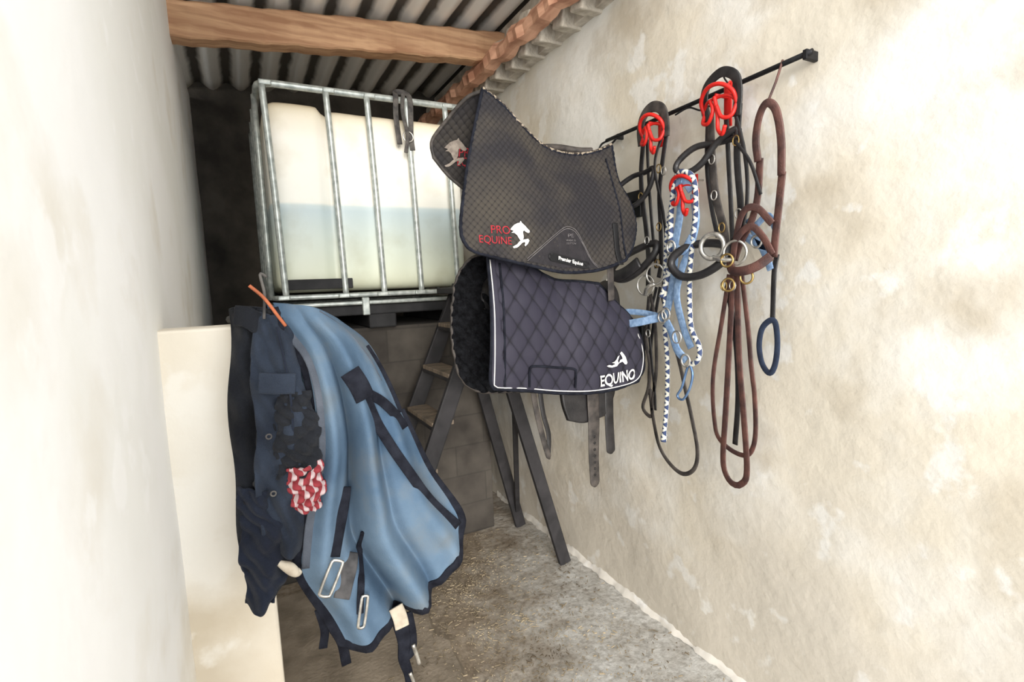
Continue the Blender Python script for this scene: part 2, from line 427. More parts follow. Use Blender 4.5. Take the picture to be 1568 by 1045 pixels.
# ================================================================= WATER TANK (caged)
def tank_mat():
    m,nt,b=new_mat('hdpe_with_water');N=nt.nodes;Lk=nt.links
    b.inputs['Roughness'].default_value=.45
    g=N.new('ShaderNodeNewGeometry');sp=N.new('ShaderNodeSeparateXYZ');Lk.new(g.outputs['Position'],sp.inputs[0])
    mr=N.new('ShaderNodeMapRange');mr.inputs['From Min'].default_value=1.6;mr.inputs['From Max'].default_value=2.66;Lk.new(sp.outputs['Z'],mr.inputs[0])
    r=N.new('ShaderNodeValToRGB');cr=r.color_ramp
    cr.elements[0].position=0;cr.elements[0].color=srgb(206,206,180)
    cr.elements[1].position=1;cr.elements[1].color=srgb(222,202,166)
    for p,c in ((.15,(212,218,200)),(.30,(204,214,206)),(.45,(188,204,208)),(.475,(198,212,214)),(.49,(238,238,230)),(.8,(244,240,230)),(.93,(238,228,206))):
        e=cr.elements.new(p);e.color=srgb(*c)
    Lk.new(mr.outputs[0],r.inputs[0])
    n=N.new('ShaderNodeTexNoise');n.inputs['Scale'].default_value=6;n.inputs['Detail'].default_value=7;Lk.new(g.outputs['Position'],n.inputs['Vector'])
    r2=N.new('ShaderNodeValToRGB');r2.color_ramp.elements[0].position=.3;r2.color_ramp.elements[0].color=(.80,.77,.7,1);r2.color_ramp.elements[1].position=.5;r2.color_ramp.elements[1].color=(1,1,1,1);Lk.new(n.outputs[0],r2.inputs[0])
    x=N.new('ShaderNodeMix');x.data_type='RGBA';x.blend_type='MULTIPLY';x.inputs[0].default_value=.5;Lk.new(r.outputs[0],x.inputs[6]);Lk.new(r2.outputs[0],x.inputs[7])
    Lk.new(x.outputs[2],b.inputs['Base Color'])
    return m
GALV=mat('galvanised_tube',(200,206,202),.4,.4,(155,162,160),30)
DKPL=mat('dark_pallet_plastic',(44,44,46),.7,0,(28,28,30),10)
TM=tank_mat()
tp=[]
def bottle():
    bm=bmesh.new();bmesh.ops.create_cube(bm,size=1)
    d=Vector((1.09,1.0,1.0))
    for v in bm.verts: v.co=Vector((v.co.x*d.x,v.co.y*d.y,v.co.z*d.z))
    bmesh.ops.subdivide_edges(bm,edges=bm.edges[:],cuts=40,use_grid_fill=True)
    for v in bm.verts:
        p=v.co; hx,hy,hz=d/2; r=.07
        q=Vector((max(-hx+r,min(hx-r,p.x)),max(-hy+r,min(hy-r,p.y)),max(-hz+r,min(hz-r,p.z))))
        dd=p-q
        if dd.length>r: p=q+dd.normalized()*r
        g1=math.exp(-((p.x+.24)/.022)**2)
        if p.y<0: p.y+=.03*g1
        if p.z>.3: p.z-=.035*g1
        if p.x>-.24 and p.z>.35: p.z-=.02
        if p.y<-.4: p.y-=.008*abs(math.sin((p.x+.5)*14))
        v.co=p+Vector((.725,3.49,2.14))
    me=bpy.data.meshes.new('bottle');bm.to_mesh(me);bm.free();me.materials.append(TM)
    me.polygons.foreach_set('use_smooth',[True]*len(me.polygons))
    return link(bpy.data.objects.new('bottle',me))
tp.append(bottle())
x0,x1,y0,y1,zt,zb=.165,1.29,2.955,4.03,2.70,1.635
def rrect(z,r=.07):
    P=[]
    for cx,cy,a0 in ((x0+r,y0+r,pi),(x1-r,y0+r,1.5*pi),(x1-r,y1-r,0),(x0+r,y1-r,.5*pi)):
        for k in range(6): P.append((cx+r*math.cos(a0+k*pi/10),cy+r*math.sin(a0+k*pi/10),z))
    return P
tp.append(tube('top_rail',rrect(zt),.019,GALV,smooth=False,closed=True))
tp.append(tube('bottom_rail',rrect(zb-.02),.014,GALV,smooth=False,closed=True))
tp.append(tube('base_rail',rrect(zb-.065),.012,GALV,smooth=False,closed=True))
for i,x in enumerate((.20,.505,.718,.938,1.17)):
    tp.append(tube('upright_%d'%i,[(x-.015,y0-.014,zt),(x,y0-.016,2.2),(x+.012,y0-.014,zb-.03)],.0165,GALV,n=24))
    for z in (zt-.005,zb-.02): tp.append(box('weld_%d_%d'%(i,int(z*10)),(x-.03,y0-.032,z-.012),(x+.03,y0-.005,z+.012),GALV,.006))
for i,y in enumerate((3.15,3.4,3.65,3.9)):
    tp.append(tube('side_upright_%d'%i,[(x1+.01,y,zt),(x1+.012,y,zb-.03)],.0155,GALV,n=6))
    tp.append(tube('side_upright_l%d'%i,[(x0-.01,y,zt),(x0-.012,y,zb-.03)],.0155,GALV,n=6))
tp.append(box('pallet_deck',(.14,2.97,1.50),(1.31,4.05,1.555),DKPL,.008))
for i,x in enumerate((.16,.64,1.14)):
    tp.append(box('pallet_foot_%d'%i,(x,2.98,1.42),(x+.16,4.04,1.51),DKPL,.01))
tp.append(box('pallet_bracket',(.60,2.93,1.50),(.64,2.96,1.60),GALV,.006))
tp.append(box('label_strip',(.22,2.952,1.655),(.56,2.975,1.71),DKPL,.004))
tank=group('caged_water_tank',tp)
DG=mat('dusty_nylon',(96,92,88),.85,0,(60,58,58),30)
hp=[ribbon('strap_a',[(.87,2.93,2.45),(.855,2.92,2.6),(.86,2.915,2.70),(.87,2.955,2.74),(.92,2.95,2.74),(.94,2.915,2.69),(.935,2.92,2.5),(.94,2.92,2.42)],.03,.005,(0,-1,0),DG),
    ribbon('strap_b',[(.90,2.91,2.72),(.89,2.905,2.62),(.91,2.905,2.50),(.895,2.905,2.40)],.022,.005,(0,-1,0),DG),
    ring('ring',(.915,2.91,2.49),.028,.004,(0,1,0),STEEL)]
group('nylon_halter',hp)

# ================================================================= STEPLADDER
LB=wood('black_painted_wood',(46,44,47),(27,26,29),(4,4,4))
TR=wood('worn_tread_wood',(146,130,112),(92,82,72),(4,10,4))
lp=[]
def L(a,b,n,w=.028,h=.06,m=LB): lp.append(beam_between(n,a,b,w,h,m,(0,1,0)))
ap_n=Vector((1.125,2.47,1.60));ap_f=Vector((1.125,2.86,1.60))
L((1.546,2.405,0.0),ap_n,'rear_leg_near',.032,.07);L((1.551,2.956,0.0),ap_f,'rear_leg_far',.032,.07)
L((.44,2.40,.014),(1.16,2.46,1.64),'front_stile_near',.03,.085);L((.46,2.96,.014),(1.16,2.87,1.64),'front_stile_far',.03,.085)
for i,z in enumerate((.22,.46,.70,.94,1.18,1.42)):
    t=z/1.62; xx=.45+.71*t
    ya=2.40+.06*t+.015; yb=2.96-.09*t-.015
    lp.append(box('tread_%d'%i,(xx-.06,ya,z-.012),(xx+.06,yb,z+.012),TR,.004))
    lp.append(box('tread_nose_%d'%i,(xx-.062,ya,z-.03),(xx-.045,yb,z-.01),LB,.003))
lp.append(box('top_cap',(1.03,2.42,1.60),(1.25,2.91,1.635),LB,.006))
L((1.515,2.42,.12),(1.515,2.94,.12),'cross_bar_low',.05,.02)
L((1.27,2.46,1.05),(1.27,2.88,1.05),'cross_bar_high',.05,.02)
lp.append(beam_between('cross_brace',(1.52,2.93,.12),(1.29,2.47,1.0),.03,.015,LB,(1,0,0)))
group('stepladder',lp)

# ================================================================= SADDLE PADS
def pad_mat(name,c,seam,dust,dn=5,sheen=.03):
    m,nt,b=new_mat(name);N=nt.nodes;Lk=nt.links
    b.inputs['Roughness'].default_value=.75;b.inputs['Specular IOR Level'].default_value=.25
    b.inputs['Sheen Weight'].default_value=sheen
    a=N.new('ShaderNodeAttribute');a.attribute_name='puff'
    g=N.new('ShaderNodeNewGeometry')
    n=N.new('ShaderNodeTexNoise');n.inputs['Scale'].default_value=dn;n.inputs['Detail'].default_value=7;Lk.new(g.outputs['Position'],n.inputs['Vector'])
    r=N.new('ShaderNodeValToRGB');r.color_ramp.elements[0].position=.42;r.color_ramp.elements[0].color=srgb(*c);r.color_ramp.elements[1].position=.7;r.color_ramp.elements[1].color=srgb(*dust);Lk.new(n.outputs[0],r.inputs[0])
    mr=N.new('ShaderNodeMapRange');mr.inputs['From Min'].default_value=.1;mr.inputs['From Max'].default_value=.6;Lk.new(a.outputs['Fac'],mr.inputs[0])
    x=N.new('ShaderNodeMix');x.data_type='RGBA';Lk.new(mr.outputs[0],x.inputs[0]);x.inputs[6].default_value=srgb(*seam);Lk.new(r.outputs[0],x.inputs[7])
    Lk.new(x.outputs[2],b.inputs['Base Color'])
    n2=N.new('ShaderNodeTexNoise');n2.inputs['Scale'].default_value=500;Lk.new(g.outputs['Position'],n2.inputs['Vector'])
    bp=N.new('ShaderNodeBump');bp.inputs['Strength'].default_value=.2;bp.inputs['Distance'].default_value=.002;Lk.new(n2.outputs[0],bp.inputs['Height']);Lk.new(bp.outputs[0],b.inputs['Normal'])
    return m
PU=pad_mat('charcoal_quilt',(37,35,38),(24,22,24),(62,57,51))
PLo=pad_mat('navy_quilt',(42,40,52),(20,19,26),(54,52,63))
FLC=mat('black_fleece',(30,31,34),1,0,(16,16,18),45,1.0,120,.05)
LEOP=mat('patterned_binding',(150,138,122),.8,0,(50,44,40),90,0,60,.2,(.45,.55))

def sq_puff(s):
    def f(u,v,p):
        a=(p.x+p.z*.95)/s;b=(p.x-p.z*.95)/s
        return (abs(math.sin(pi*a)*math.sin(pi*b)))**.5
    return f
topU=[V(884,1850,2382),V(957,1850,2341),V(1040,1850,2271),V(1128,1850,2204),V(1206,1850,2176),V(1304,1850,2171),V(1407,1850,2190),V(1500,1850,2228)]
leftU=[topU[0],V(806,1800,2163),V(757,1760,2009),V(716,1720,1843),V(728,1702,1782),V(762,1702,1758)]
rightU=[topU[-1],V(1489,1800,2071),V(1522,1765,1968),V(1536,1750,1871),V(1500,1735,1775),V(1440,1712,1718)]
botU=[leftU[-1],V(820,1700,1742),V(947,1700,1711),V(1121,1700,1678),V(1260,1702,1677),V(1345,1706,1690),rightU[-1]]
fu=sq_puff(.026)
def dU(u,v,p):
    belly=-.035*math.sin(pi*v)*math.sin(pi*u)**.5
    fold=.012*math.sin(u*9+v*2)*v
    return Vector((0,belly+fold-.004*fu(u,v,p),0))
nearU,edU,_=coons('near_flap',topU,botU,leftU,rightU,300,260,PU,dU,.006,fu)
bU=bvh_of(nearU)
up=[nearU]
up.append(tube('edge_binding',edU[::3],.007,BLKFAB,smooth=False,closed=True))
up.append(tube('spine_binding',[p+Vector((0,-.003,.004)) for p in topU],.0065,LEOP,n=60))
topF=[p+Vector((0,.02,-.002)) for p in topU]
leftF=[topF[0],V(843,1905,2364),V(783,1970,2292),V(742,2030,2228),V(746,2050,2165)]
botF=[leftF[-1],V(802,2050,2101),V(869,2040,2044),V(1000,2050,1960),V(1200,2060,1850),V(1420,2060,1850)]
rightF=[topF[-1],V(1490,1960,2050),botF[-1]]
ff=sq_puff(.030)
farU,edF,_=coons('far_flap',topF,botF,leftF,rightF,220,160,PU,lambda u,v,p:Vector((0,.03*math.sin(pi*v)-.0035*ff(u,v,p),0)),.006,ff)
up.append(farU); up.append(tube('far_edge_binding',edF[::3],.008,GREYL,smooth=False,closed=True))
bF=bvh_of(farU)
up.append(text_on('word_pro',bU,'PRO',.822,1.826,.042,.007,REDT,.076,.0,-.05))
up.append(text_on('word_equine',bU,'EQUINE',.772,1.792,.040,.007,REDT,.128,.0,-.07))
HEAD=[(5,95),(20,108),(38,116),(50,118),(56,127),(61,116),(70,110),(82,96),(95,82),(96,74),(88,70),(78,75),(68,82),(61,78),(57,66),(61,52),(56,40),(44,34),(36,46),(30,60),(18,70),(2,72),(16,80),(-2,86)]
LEG=[(44,36),(64,40),(84,43),(90,34),(80,20),(66,8),(60,13),(72,26),(66,29),(50,24),(36,12),(20,2),(4,0),(-2,6),(10,11),(24,18),(34,28)]
def horse(nm,bv,x,z,s,m):
    return [flat_on(nm+'_head',bv,[(x+a*s,z+c*s) for a,c in HEAD][::-1],.008,m),flat_on(nm+'_leg',bv,[(x+a*s,z+c*s) for a,c in LEG][::-1],.008,m)]
up+=horse('horse_emblem',bU,.902,1.770,.0008,WHT)
EMB=mat('faded_thread',(150,140,130),.8,0,(120,110,102),40)
up+=horse('far_horse_emblem',bF,.790,2.130,.00085,EMB)
up.append(text_on('far_word',bF,'PRO',.842,2.170,.045,.007,REDT,.075))
up.append(text_on('far_word_b',bF,'EQUINE',.838,2.135,.045,.007,REDT,.12))
ST=mat('pale_stitch',(120,116,116),.8,0,(96,92,94),40)
PATCH=mat('patch_cloth',(42,39,42),.8,0,(34,32,35),30,.2,300)
arc=[(.955,1.722),(1.02,1.765),(1.09,1.812),(1.14,1.842),(1.165,1.846),(1.20,1.832),(1.24,1.775),(1.275,1.715),(1.30,1.690)]
arcs=[(p.x,p.z) for p in spl([(a,0,b) for a,b in arc],24)]
up.append(flat_on('reinforcement_patch',bU,list(reversed(arcs+[(1.26,1.690),(1.12,1.695),(1.03,1.708)])),.0055,PATCH))
for o_ in (0,.008):
    up.append(tube('stitch_%d'%int(o_*1000),[drape(bU,a,b+o_,.008) for a,b in arcs],.0012,ST,smooth=False,seg=5))
LAB=mat('label_black',(22,22,24),.6,0,(16,16,18),20)
lab=[(1.058,1.748),(1.075,1.752),(1.25,1.716),(1.262,1.705),(1.255,1.690),(1.235,1.688),(1.065,1.722),(1.055,1.732)]
up.append(flat_on('maker_label',bU,list(reversed(lab)),.010,LAB))
up.append(text_on('maker_text',bU,'Premier Equine',1.10,1.7255,.020,.013,WHT,.125,.0004,-.2))
up.append(text_on('patch_text',bU,'PE',1.155,1.812,.020,.009,ST,.03))
up.append(text_on('patch_text_small',bU,'WASH 30',1.145,1.797,.010,.009,ST,.05))
up.append(text_on('patch_text_small2',bU,'COTTON',1.145,1.785,.010,.009,ST,.05))
up.append(ribbon('hook_and_loop',[drape(bU,1.41,z,.007) for z in (1.875,1.82,1.76,1.70)],.026,.004,(0,-1,0),LAB))
up.append(tube('rear_seam',[drape(bU,1.448,z,.004) for z in (2.16,2.06,1.98,1.90,1.80,1.72)],.004,BLKFAB))
def saddle_body(pfx,xa,xb,ztop,yc,half,drop,m,cantle=.05):
    vs=[];fs=[];nu,nv=40,30
    for i in range(nu+1):
        u=i/nu;x=xa+(xb-xa)*u
        zt_=ztop-.06*math.sin(pi*u)+cantle*u**3+.06*(1-u)**3
        for j in range(nv+1):
            a=-1+2*j/nv
            y=yc+half*math.sin(a*pi/2)*(1 if u<.9 else 1-.3*(u-.9)*10)
            z=zt_-drop*(abs(a)**2.2)*(.6+.4*math.sin(pi*min(u*1.1,1)))
            vs.append((x,y,z))
    for i in range(nu):
        for j in range(nv):
            a=i*(nv+1)+j;fs.append((a,a+1,a+nv+2,a+nv+1))
    o=mesh_obj(pfx,vs,fs,m);s=o.modifiers.new('s','SOLIDIFY');s.thickness=.02;s.offset=-1
    return o
up.append(ribbon('girth_keeper',[V(1398,1745,1700),V(1403,1750,1620),V(1412,1760,1550)],.034,.004,(0,-1,0),GREYL))
group('saddle_pad',up)
sp_=[saddle_body('seat',.93,1.50,2.185,1.94,.10,.16,BLK,.03)]
sp_.append(tube('cantle_roll',[(1.14,1.875,2.185),(1.2,1.90,2.205),(1.28,1.91,2.212),(1.36,1.90,2.205),(1.42,1.885,2.205)],.016,GREYL))
group('saddle',sp_)

topL=[V(847,1800,1743),V(978,1800,1733),V(1080,1800,1681),V(1155,1800,1648),V(1266,1800,1638),V(1372,1800,1625)]
leftL=[topL[0],V(838,1770,1560),V(822,1750,1400),V(803,1735,1285),V(812,1730,1248)]
rightL=[topL[-1],V(1441,1790,1551),V(1530,1765,1456),V(1572,1752,1339),V(1572,1750,1240),V(1530,1742,1185)]
botL=[leftL[-1],V(950,1730,1222),V(1100,1730,1192),V(1254,1730,1171),V(1400,1733,1168),rightL[-1]]
def fl(u,v,p):
    if p.x<.872-(1.7-p.z)*.04: return 1.0
    a=p.x/.078;b=(p.z+.1*p.x)/.112
    return (abs(math.sin(pi*(a+b))*math.sin(pi*(a-b))))**.42
def dL(u,v,p):
    belly=-.03*math.sin(pi*v)*math.sin(pi*u)**.5
    return Vector((0,belly-.009*fl(u,v,p),0))
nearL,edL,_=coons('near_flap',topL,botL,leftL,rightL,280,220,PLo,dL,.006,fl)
bL=bvh_of(nearL)
lo=[nearL]
lo.append(tube('edge_binding',edL[::3],.007,BLKFAB,smooth=False,closed=True))
def piping(name,pts): return tube(name,[drape(bL,x,z,.004) for x,z in pts],.0022,WHT,n=60,seg=6)
lo.append(piping('white_piping_bottom',[(.815,1.262),(.835,1.250),(.95,1.232),(1.10,1.202),(1.254,1.181),(1.40,1.178),(1.515,1.192),(1.556,1.24),(1.560,1.33),(1.52,1.455)]))
lo.append(piping('white_piping_front',[(.853,1.735),(.846,1.56),(.832,1.40),(.815,1.262)]))
lo.append(tube('front_strip_seam',[drape(bL,x,z,.004) for x,z in ((.892,1.72),(.884,1.56),(.872,1.40),(.862,1.25))],.005,BLKFAB))
lo.append(tube('girth_loop',[drape(bL,x,z,.008) for x,z in ((.965,1.235),(.972,1.30),(.99,1.315),(1.10,1.298),(1.17,1.285),(1.182,1.268),(1.182,1.205))],.005,BLKFAB,n=40))
lo.append(text_on('word_equino',bL,'EQUINO',1.305,1.193,.066,.013,WHT,.20,.0012,.045))
wing=[(0,10),(10,4),(26,0),(44,4),(52,14),(48,24),(54,34),(58,44),(50,38),(44,28),(34,22),(22,20),(34,16),(40,12),(26,8),(12,12)]
head=[(52,14),(62,20),(70,18),(80,6),(88,4),(92,10),(86,22),(80,36),(72,48),(66,58),(60,52),(66,46),(72,36),(74,26),(66,28),(58,24)]
lo.append(flat_on('emblem_wing',bL,[(1.335+x*.0013,1.268+z*.0011) for x,z in wing],.014,WHT))
lo.append(flat_on('emblem_head',bL,[(1.335+x*.0013,1.268+z*.0011) for x,z in head],.014,WHT))
topFL=[V(900,1830,1765)]+[p+Vector((0,.03,-.002)) for p in topL[1:]]
leftFL=[topFL[0],V(850,1950,1752),V(797,2000,1663),V(769,2010,1474),V(780,2005,1300),V(812,2000,1225)]
botFL=[leftFL[-1],V(879,2000,1182),V(1000,2000,1165),V(1200,2010,1160),V(1400,2010,1180)]
rightFL=[topFL[-1],V(1420,1950,1500),botFL[-1]]
def lump(u,v,p): return Vector((0,.006*math.sin(p.x*90)*math.sin(p.z*70)+.004*math.sin(p.x*170+p.z*130),0))
farL,edFL,_=coons('far_flap_fleece',topFL,botFL,leftFL,rightFL,120,120,FLC,lump,.014)
lo.append(farL);lo.append(tube('far_edge_binding',edFL[::2],.007,GREYL,smooth=False,closed=True))
group('saddle_pad',lo)

sd=[saddle_body('seat',.90,1.50,1.60,1.90,.09,.18,BLK,.02)]
flT=[V(1190,1850,1230),V(1300,1850,1230),V(1500,1855,1230)]
flB=[V(1225,1845,1030),V(1310,1845,1008),V(1420,1845,1022)]
flapo,_,_=coons('near_flap_leather',flT,flB,[flT[0],V(1200,1848,1110),flB[0]],[flT[-1],V(1480,1848,1110),flB[-1]],30,20,BLK,None,.02)
sd.append(flapo);
f2,_,_=coons('far_flap_leather',[V(1000,1950,1240),V(1200,1950,1240)],[V(1030,1945,1165),V(1180,1945,1150)],[V(1000,1950,1240),V(1005,1948,1180),V(1030,1945,1165)],[V(1200,1950,1240),V(1200,1948,1170),V(1180,1945,1150)],16,10,BLK,None,.02)
sd.append(f2)
tp_=lambda t: 1 if t<.94 else max(.25,math.sqrt(max(0,1-((t-.94)/.06)**2)))
sd.append(ribbon('stirrup_leather',[V(1352,1828,1150),V(1353,1828,1000),V(1350,1830,850),V(1357,1835,700)],.066,.006,(0,-1,0),GREYL,n=50,taper=lambda t:(1-.25*t)*tp_(t)))
for k in range(7): sd.append(ring('punch_hole_%d'%k,V(1353,1824,940-k*30),.0045,.0018,(0,1,0),BLK,n=10))
sd.append(ribbon('billet_strap',[V(1452,1840,1160),V(1448,1838,1000),V(1456,1840,836)],.048,.006,(0,-1,0),BLK,n=40,taper=tp_))
sd.append(ribbon('girth_strap_a',[V(1085,1900,1180),V(1100,1900,1080),V(1128,1902,960),V(1160,1905,850)],.026,.005,(0,-1,0),GREYL,n=30,taper=tp_))
sd.append(ribbon('girth_strap_b',[V(1125,1910,1180),V(1140,1910,1060),V(1165,1912,960),V(1160,1912,860)],.022,.005,(0,-1,0),BLK,n=30,taper=tp_))
group('saddle',sd)
IRON=mat('black_iron',(40,40,42),.5,.5,(28,28,30),30)
for nz in (1.36,1.98):
    pr=[tube('arm_near',[(1.655,1.86,nz),(1.02,1.88,nz+.02)],.014,IRON,n=4),tube('arm_far',[(1.655,1.98,nz),(1.02,1.96,nz+.02)],.014,IRON,n=4),
        tube('nose',[(1.02,1.88,nz+.02),(.99,1.92,nz+.02),(1.02,1.96,nz+.02)],.014,IRON),box('mount_plate',(1.635,1.82,nz-.06),(1.66,2.02,nz+.06),IRON,.004)]
    group('saddle_rack',pr)

# ================================================================= RAIL + RED HOOKS + TACK on right wall
rp=[tube('bar',[(1.612,2.02,2.302),(1.612,1.5,2.304),(1.612,1.02,2.309)],.009,IRON,n=10),
    tube('end_eye',[W(2010,2300,1612),W(2045,2290,1600),W(2050,2262,1590),W(2020,2250,1590),W(1985,2268,1600),W(1940,2290,1605)],.005,IRON),
    box('bracket_a',(1.615,1.94,2.290),(1.66,1.955,2.315),IRON,.003),box('bracket_b',(1.60,1.03,2.29),(1.66,1.045,2.32),IRON,.003)]
group('tack_rail',rp)
group('hook_nail',[tube('nail',[W(1345,2325,1640),W(1345,2352,1610),W(1320,2362,1605),W(1315,2345,1605)],.003,IRON)])
def red_hook(y,z,s=1,hanger=True,dx=0):
    q=[]
    def pt(a,b,x=1560): return W(y+a*s,z+b*s,x+dx)
    q.append(tube('crown_arc',[pt(62,-10,1560),pt(60,25,1540),pt(34,50,1525),pt(0,58,1520),pt(-34,50,1525),pt(-60,25,1540),pt(-62,-10,1560)],.0075,RED))
    q.append(tube('inner_arc',[pt(60,0,1560),pt(40,18,1545),pt(0,22,1540),pt(-40,18,1545),pt(-60,0,1560)],.006,RED))
    q.append(tube('left_curl',[pt(62,-10,1560),pt(56,-40,1545),pt(26,-46,1535),pt(6,-15,1530),pt(20,18,1535)],.007,RED))
    q.append(tube('right_curl',[pt(-62,-10,1560),pt(-52,-45,1545),pt(-24,-42,1535),pt(-8,-5,1530)],.007,RED))
    q.append(tube('stem',[pt(0,25,1530),pt(-8,-30,1535),pt(-10,-75,1535),pt(-34,-98,1525),pt(-52,-78,1515)],.007,RED))
    q.append(ribbon('back_plate',[pt(0,70,1600-dx),pt(0,-60,1600-dx)],.03*s,.006,(-1,0,0),RED,n=4))
    q.append(tube('spacer',[pt(0,30,1600-dx),pt(0,30,1535)],.006,RED,n=3))
    q.append(tube('rail_clip',[W(y,z+60*s,1600),W(y,2312,1600),W(y,2325,1612),W(y,2312,1625)],.004,RED) if hanger else tube('screw',[W(y,z+50*s,1600),W(y,z+50*s,1645)],.004,STEEL,n=3))
    return group('bridle_hook',q)
red_hook(1650,2240,1.0);red_hook(1318,2235,1.12);red_hook(1470,1965,.95,False,-10)

NX=(-1,0,0)
def strap(n,pts,w,m=BLK,th=.005,x=1570,cl=False,N0=NX):
    return ribbon(n,[W(p[0],p[1],p[2] if len(p)>2 else x) for p in pts],w,th,N0,m,closed=cl,n=max(14,len(pts)*9))
def buckle(n,y,z,m=BRASS,x=1560,r=.013):
    return ring(n,W(y,z,x),r,.0025,(1,0,0),m,1,1.3,12)
b=[]
b.append(strap('headpiece',[(1722,2200,1560),(1722,2265,1555),(1700,2315,1555),(1652,2335,1555),(1600,2312,1555),(1580,2260,1555),(1583,2200,1560)],.042,GREYL,.007))
b.append(strap('cheek_left',[(1722,2220),(1738,2100),(1735,1995),(1712,1850),(1700,1713),(1705,1600)],.026))
b.append(strap('cheek_left_b',[(1705,2220,1575),(1700,2080,1575),(1690,1950,1575),(1675,1800,1575),(1660,1680,1575)],.016))
b.append(strap('cheek_right',[(1585,2230),(1618,2080),(1632,1977),(1626,1850),(1626,1709),(1640,1640)],.022))
b.append(strap('throatlatch',[(1590,2230,1560),(1640,2100,1555),(1600,1900,1560),(1590,1750,1565),(1610,1600,1565)],.014))
b.append(tube('browband',[W(1845,2050,1535),W(1866,2010,1525),W(1830,1965,1530),W(1760,1955,1545),W(1700,1995,1560),W(1655,2060,1560),W(1660,2095,1565),W(1720,2090,1575),W(1790,2085,1565)],.011,BLK,n=70,closed=True))
b.append(tube('noseband',[W(1885,1690,1520),W(1870,1650,1515),W(1800,1640,1525),W(1720,1680,1545),W(1650,1745,1560),W(1660,1785,1575),W(1740,1775,1570),W(1830,1740,1545)],.016,BLK,n=80,closed=True))
b.append(strap('noseband_pad',[(1880,1670,1500),(1830,1655,1500),(1770,1672,1510),(1710,1709,1525)],.05,BLK,.018))
for k,(y,z) in enumerate(((1634,1655),(1692,1610))): b.append(ring('bit_ring_%d'%k,W(y,z,1545),.042,.0045,(1,.25,0),STEEL))
b.append(tube('bit_mouthpiece',[W(1636,1615,1543),W(1665,1600,1530),W(1692,1572,1543)],.009,STEEL))
b.append(strap('rein_a',[(1700,1560),(1722,1371),(1700,1250),(1712,1150),(1748,1056),(1690,1030),(1700,1150)],.018,GREYL))
b.append(strap('rein_b',[(1690,1570),(1665,1450),(1660,1250),(1688,1080),(1683,1024),(1650,910),(1590,845),(1513,819),(1450,860),(1433,943),(1462,1070),(1493,1174),(1530,1300),(1570,1400),(1625,1580)],.018,GREYL))
b.append(strap('rein_c',[(1640,1600,1578),(1690,1400,1578),(1715,1200,1578),(1700,1050,1578)],.016,BLK))
b.append(strap('rein_d',[(1655,1600,1572),(1700,1450,1570),(1690,1300,1570),(1672,1150,1570),(1668,1060,1570)],.014,BLK))
for k,(y,z) in enumerate(((1626,2085),(1598,2070),(1735,1990),(1700,1800),(1628,1850),(1875,1640),(1640,1700),(1700,1400))): b.append(buckle('buckle_%d'%k,y,z,BRASS if k%2==0 else STEEL,1562 if k!=5 else 1490))
group('bridle',b)
b=[]
b.append(strap('headpiece',[(1372,2190,1560),(1385,2265,1555),(1370,2320,1555),(1310,2345,1555),(1255,2315,1555),(1240,2260,1555),(1250,2180,1560)],.034,BLK,.007))
b.append(strap('cheek_left',[(1370,2220),(1362,2071),(1345,1928),(1310,1807),(1290,1700)],.032,GREYL))
b.append(strap('cheek_left_b',[(1385,2220,1575),(1390,2050,1575),(1370,1900,1575),(1340,1780,1575)],.018))
b.append(strap('cheek_right',[(1248,2220),(1255,2046),(1238,1844),(1265,1750),(1276,1688)],.026))
b.append(strap('cheek_mid',[(1300,2200),(1290,2040),(1280,1900),(1272,1760)],.018))
b.append(strap('throatlatch',[(1260,2210,1560),(1215,2040,1560),(1205,1900,1560),(1225,1780,1560)],.014))
b.append(strap('throatlatch_end',[(1255,2100,1560),(1190,2010,1556),(1150,1900,1556)],.012))
b.append(tube('browband',[W(1478,2085,1530),W(1490,2050,1520),W(1450,2028,1530),W(1390,2050,1545),W(1330,2110,1555),W(1255,2140,1565),W(1260,2115,1570),W(1340,2115,1570),W(1420,2118,1550)],.012,BLK,n=70,closed=True))
b.append(tube('noseband',[W(1505,1720,1520),W(1510,1680,1515),W(1460,1640,1520),W(1380,1645,1540),W(1305,1690,1560),W(1300,1740,1575),W(1370,1760,1570),W(1450,1755,1545)],.016,BLK,n=80,closed=True))
b.append(ring('bit_ring_a',W(1335,1745,1540),.045,.009,(1,.2,0),STEEL));b.append(ring('bit_ring_b',W(1245,1715,1550),.042,.005,(1,.2,0),STEEL))
b.append(tube('bit_mouthpiece',[W(1335,1705,1545),W(1290,1695,1530),W(1245,1690,1545)],.009,STEEL))
b.append(strap('rein_a',[(1285,1640),(1320,1450),(1350,1300),(1358,1197),(1350,1090),(1331,1022),(1265,985),(1200,990),(1172,1061),(1175,1200),(1191,1318),(1205,1450),(1235,1660)],.018,BRN))
b.append(strap('rein_b',[(1262,1640,1562),(1275,1400,1562),(1290,1150,1562),(1302,954,1562),(1288,888,1562),(1256,862,1562),(1220,875,1562),(1198,933,1562),(1215,1150,1562),(1235,1350,1562),(1245,1640,1562)],.024,BRN))
b.append(strap('rein_c',[(1300,1600,1578),(1262,1400,1578),(1250,1200,1578),(1262,1010,1578)],.022,BLK))
for k,(y,z) in enumerate(((1355,2060),(1252,2100),(1345,1930),(1310,1810),(1240,1850),(1300,1600),(1262,1600))): b.append(buckle('buckle_%d'%k,y,z,STEEL if k%2==0 else BRASS,1560))
group('bridle',b)
b=[]
b.append(strap('crown',[(1165,2010,1560),(1168,2080,1552),(1150,2150,1545),(1120,2180,1540),(1092,2150,1545),(1080,2060,1555),(1084,1950,1565)],.026,BRN,.007))
b.append(strap('cheek_left',[(1165,2020),(1172,1900),(1195,1820),(1240,1745),(1262,1690)],.026,BRN))
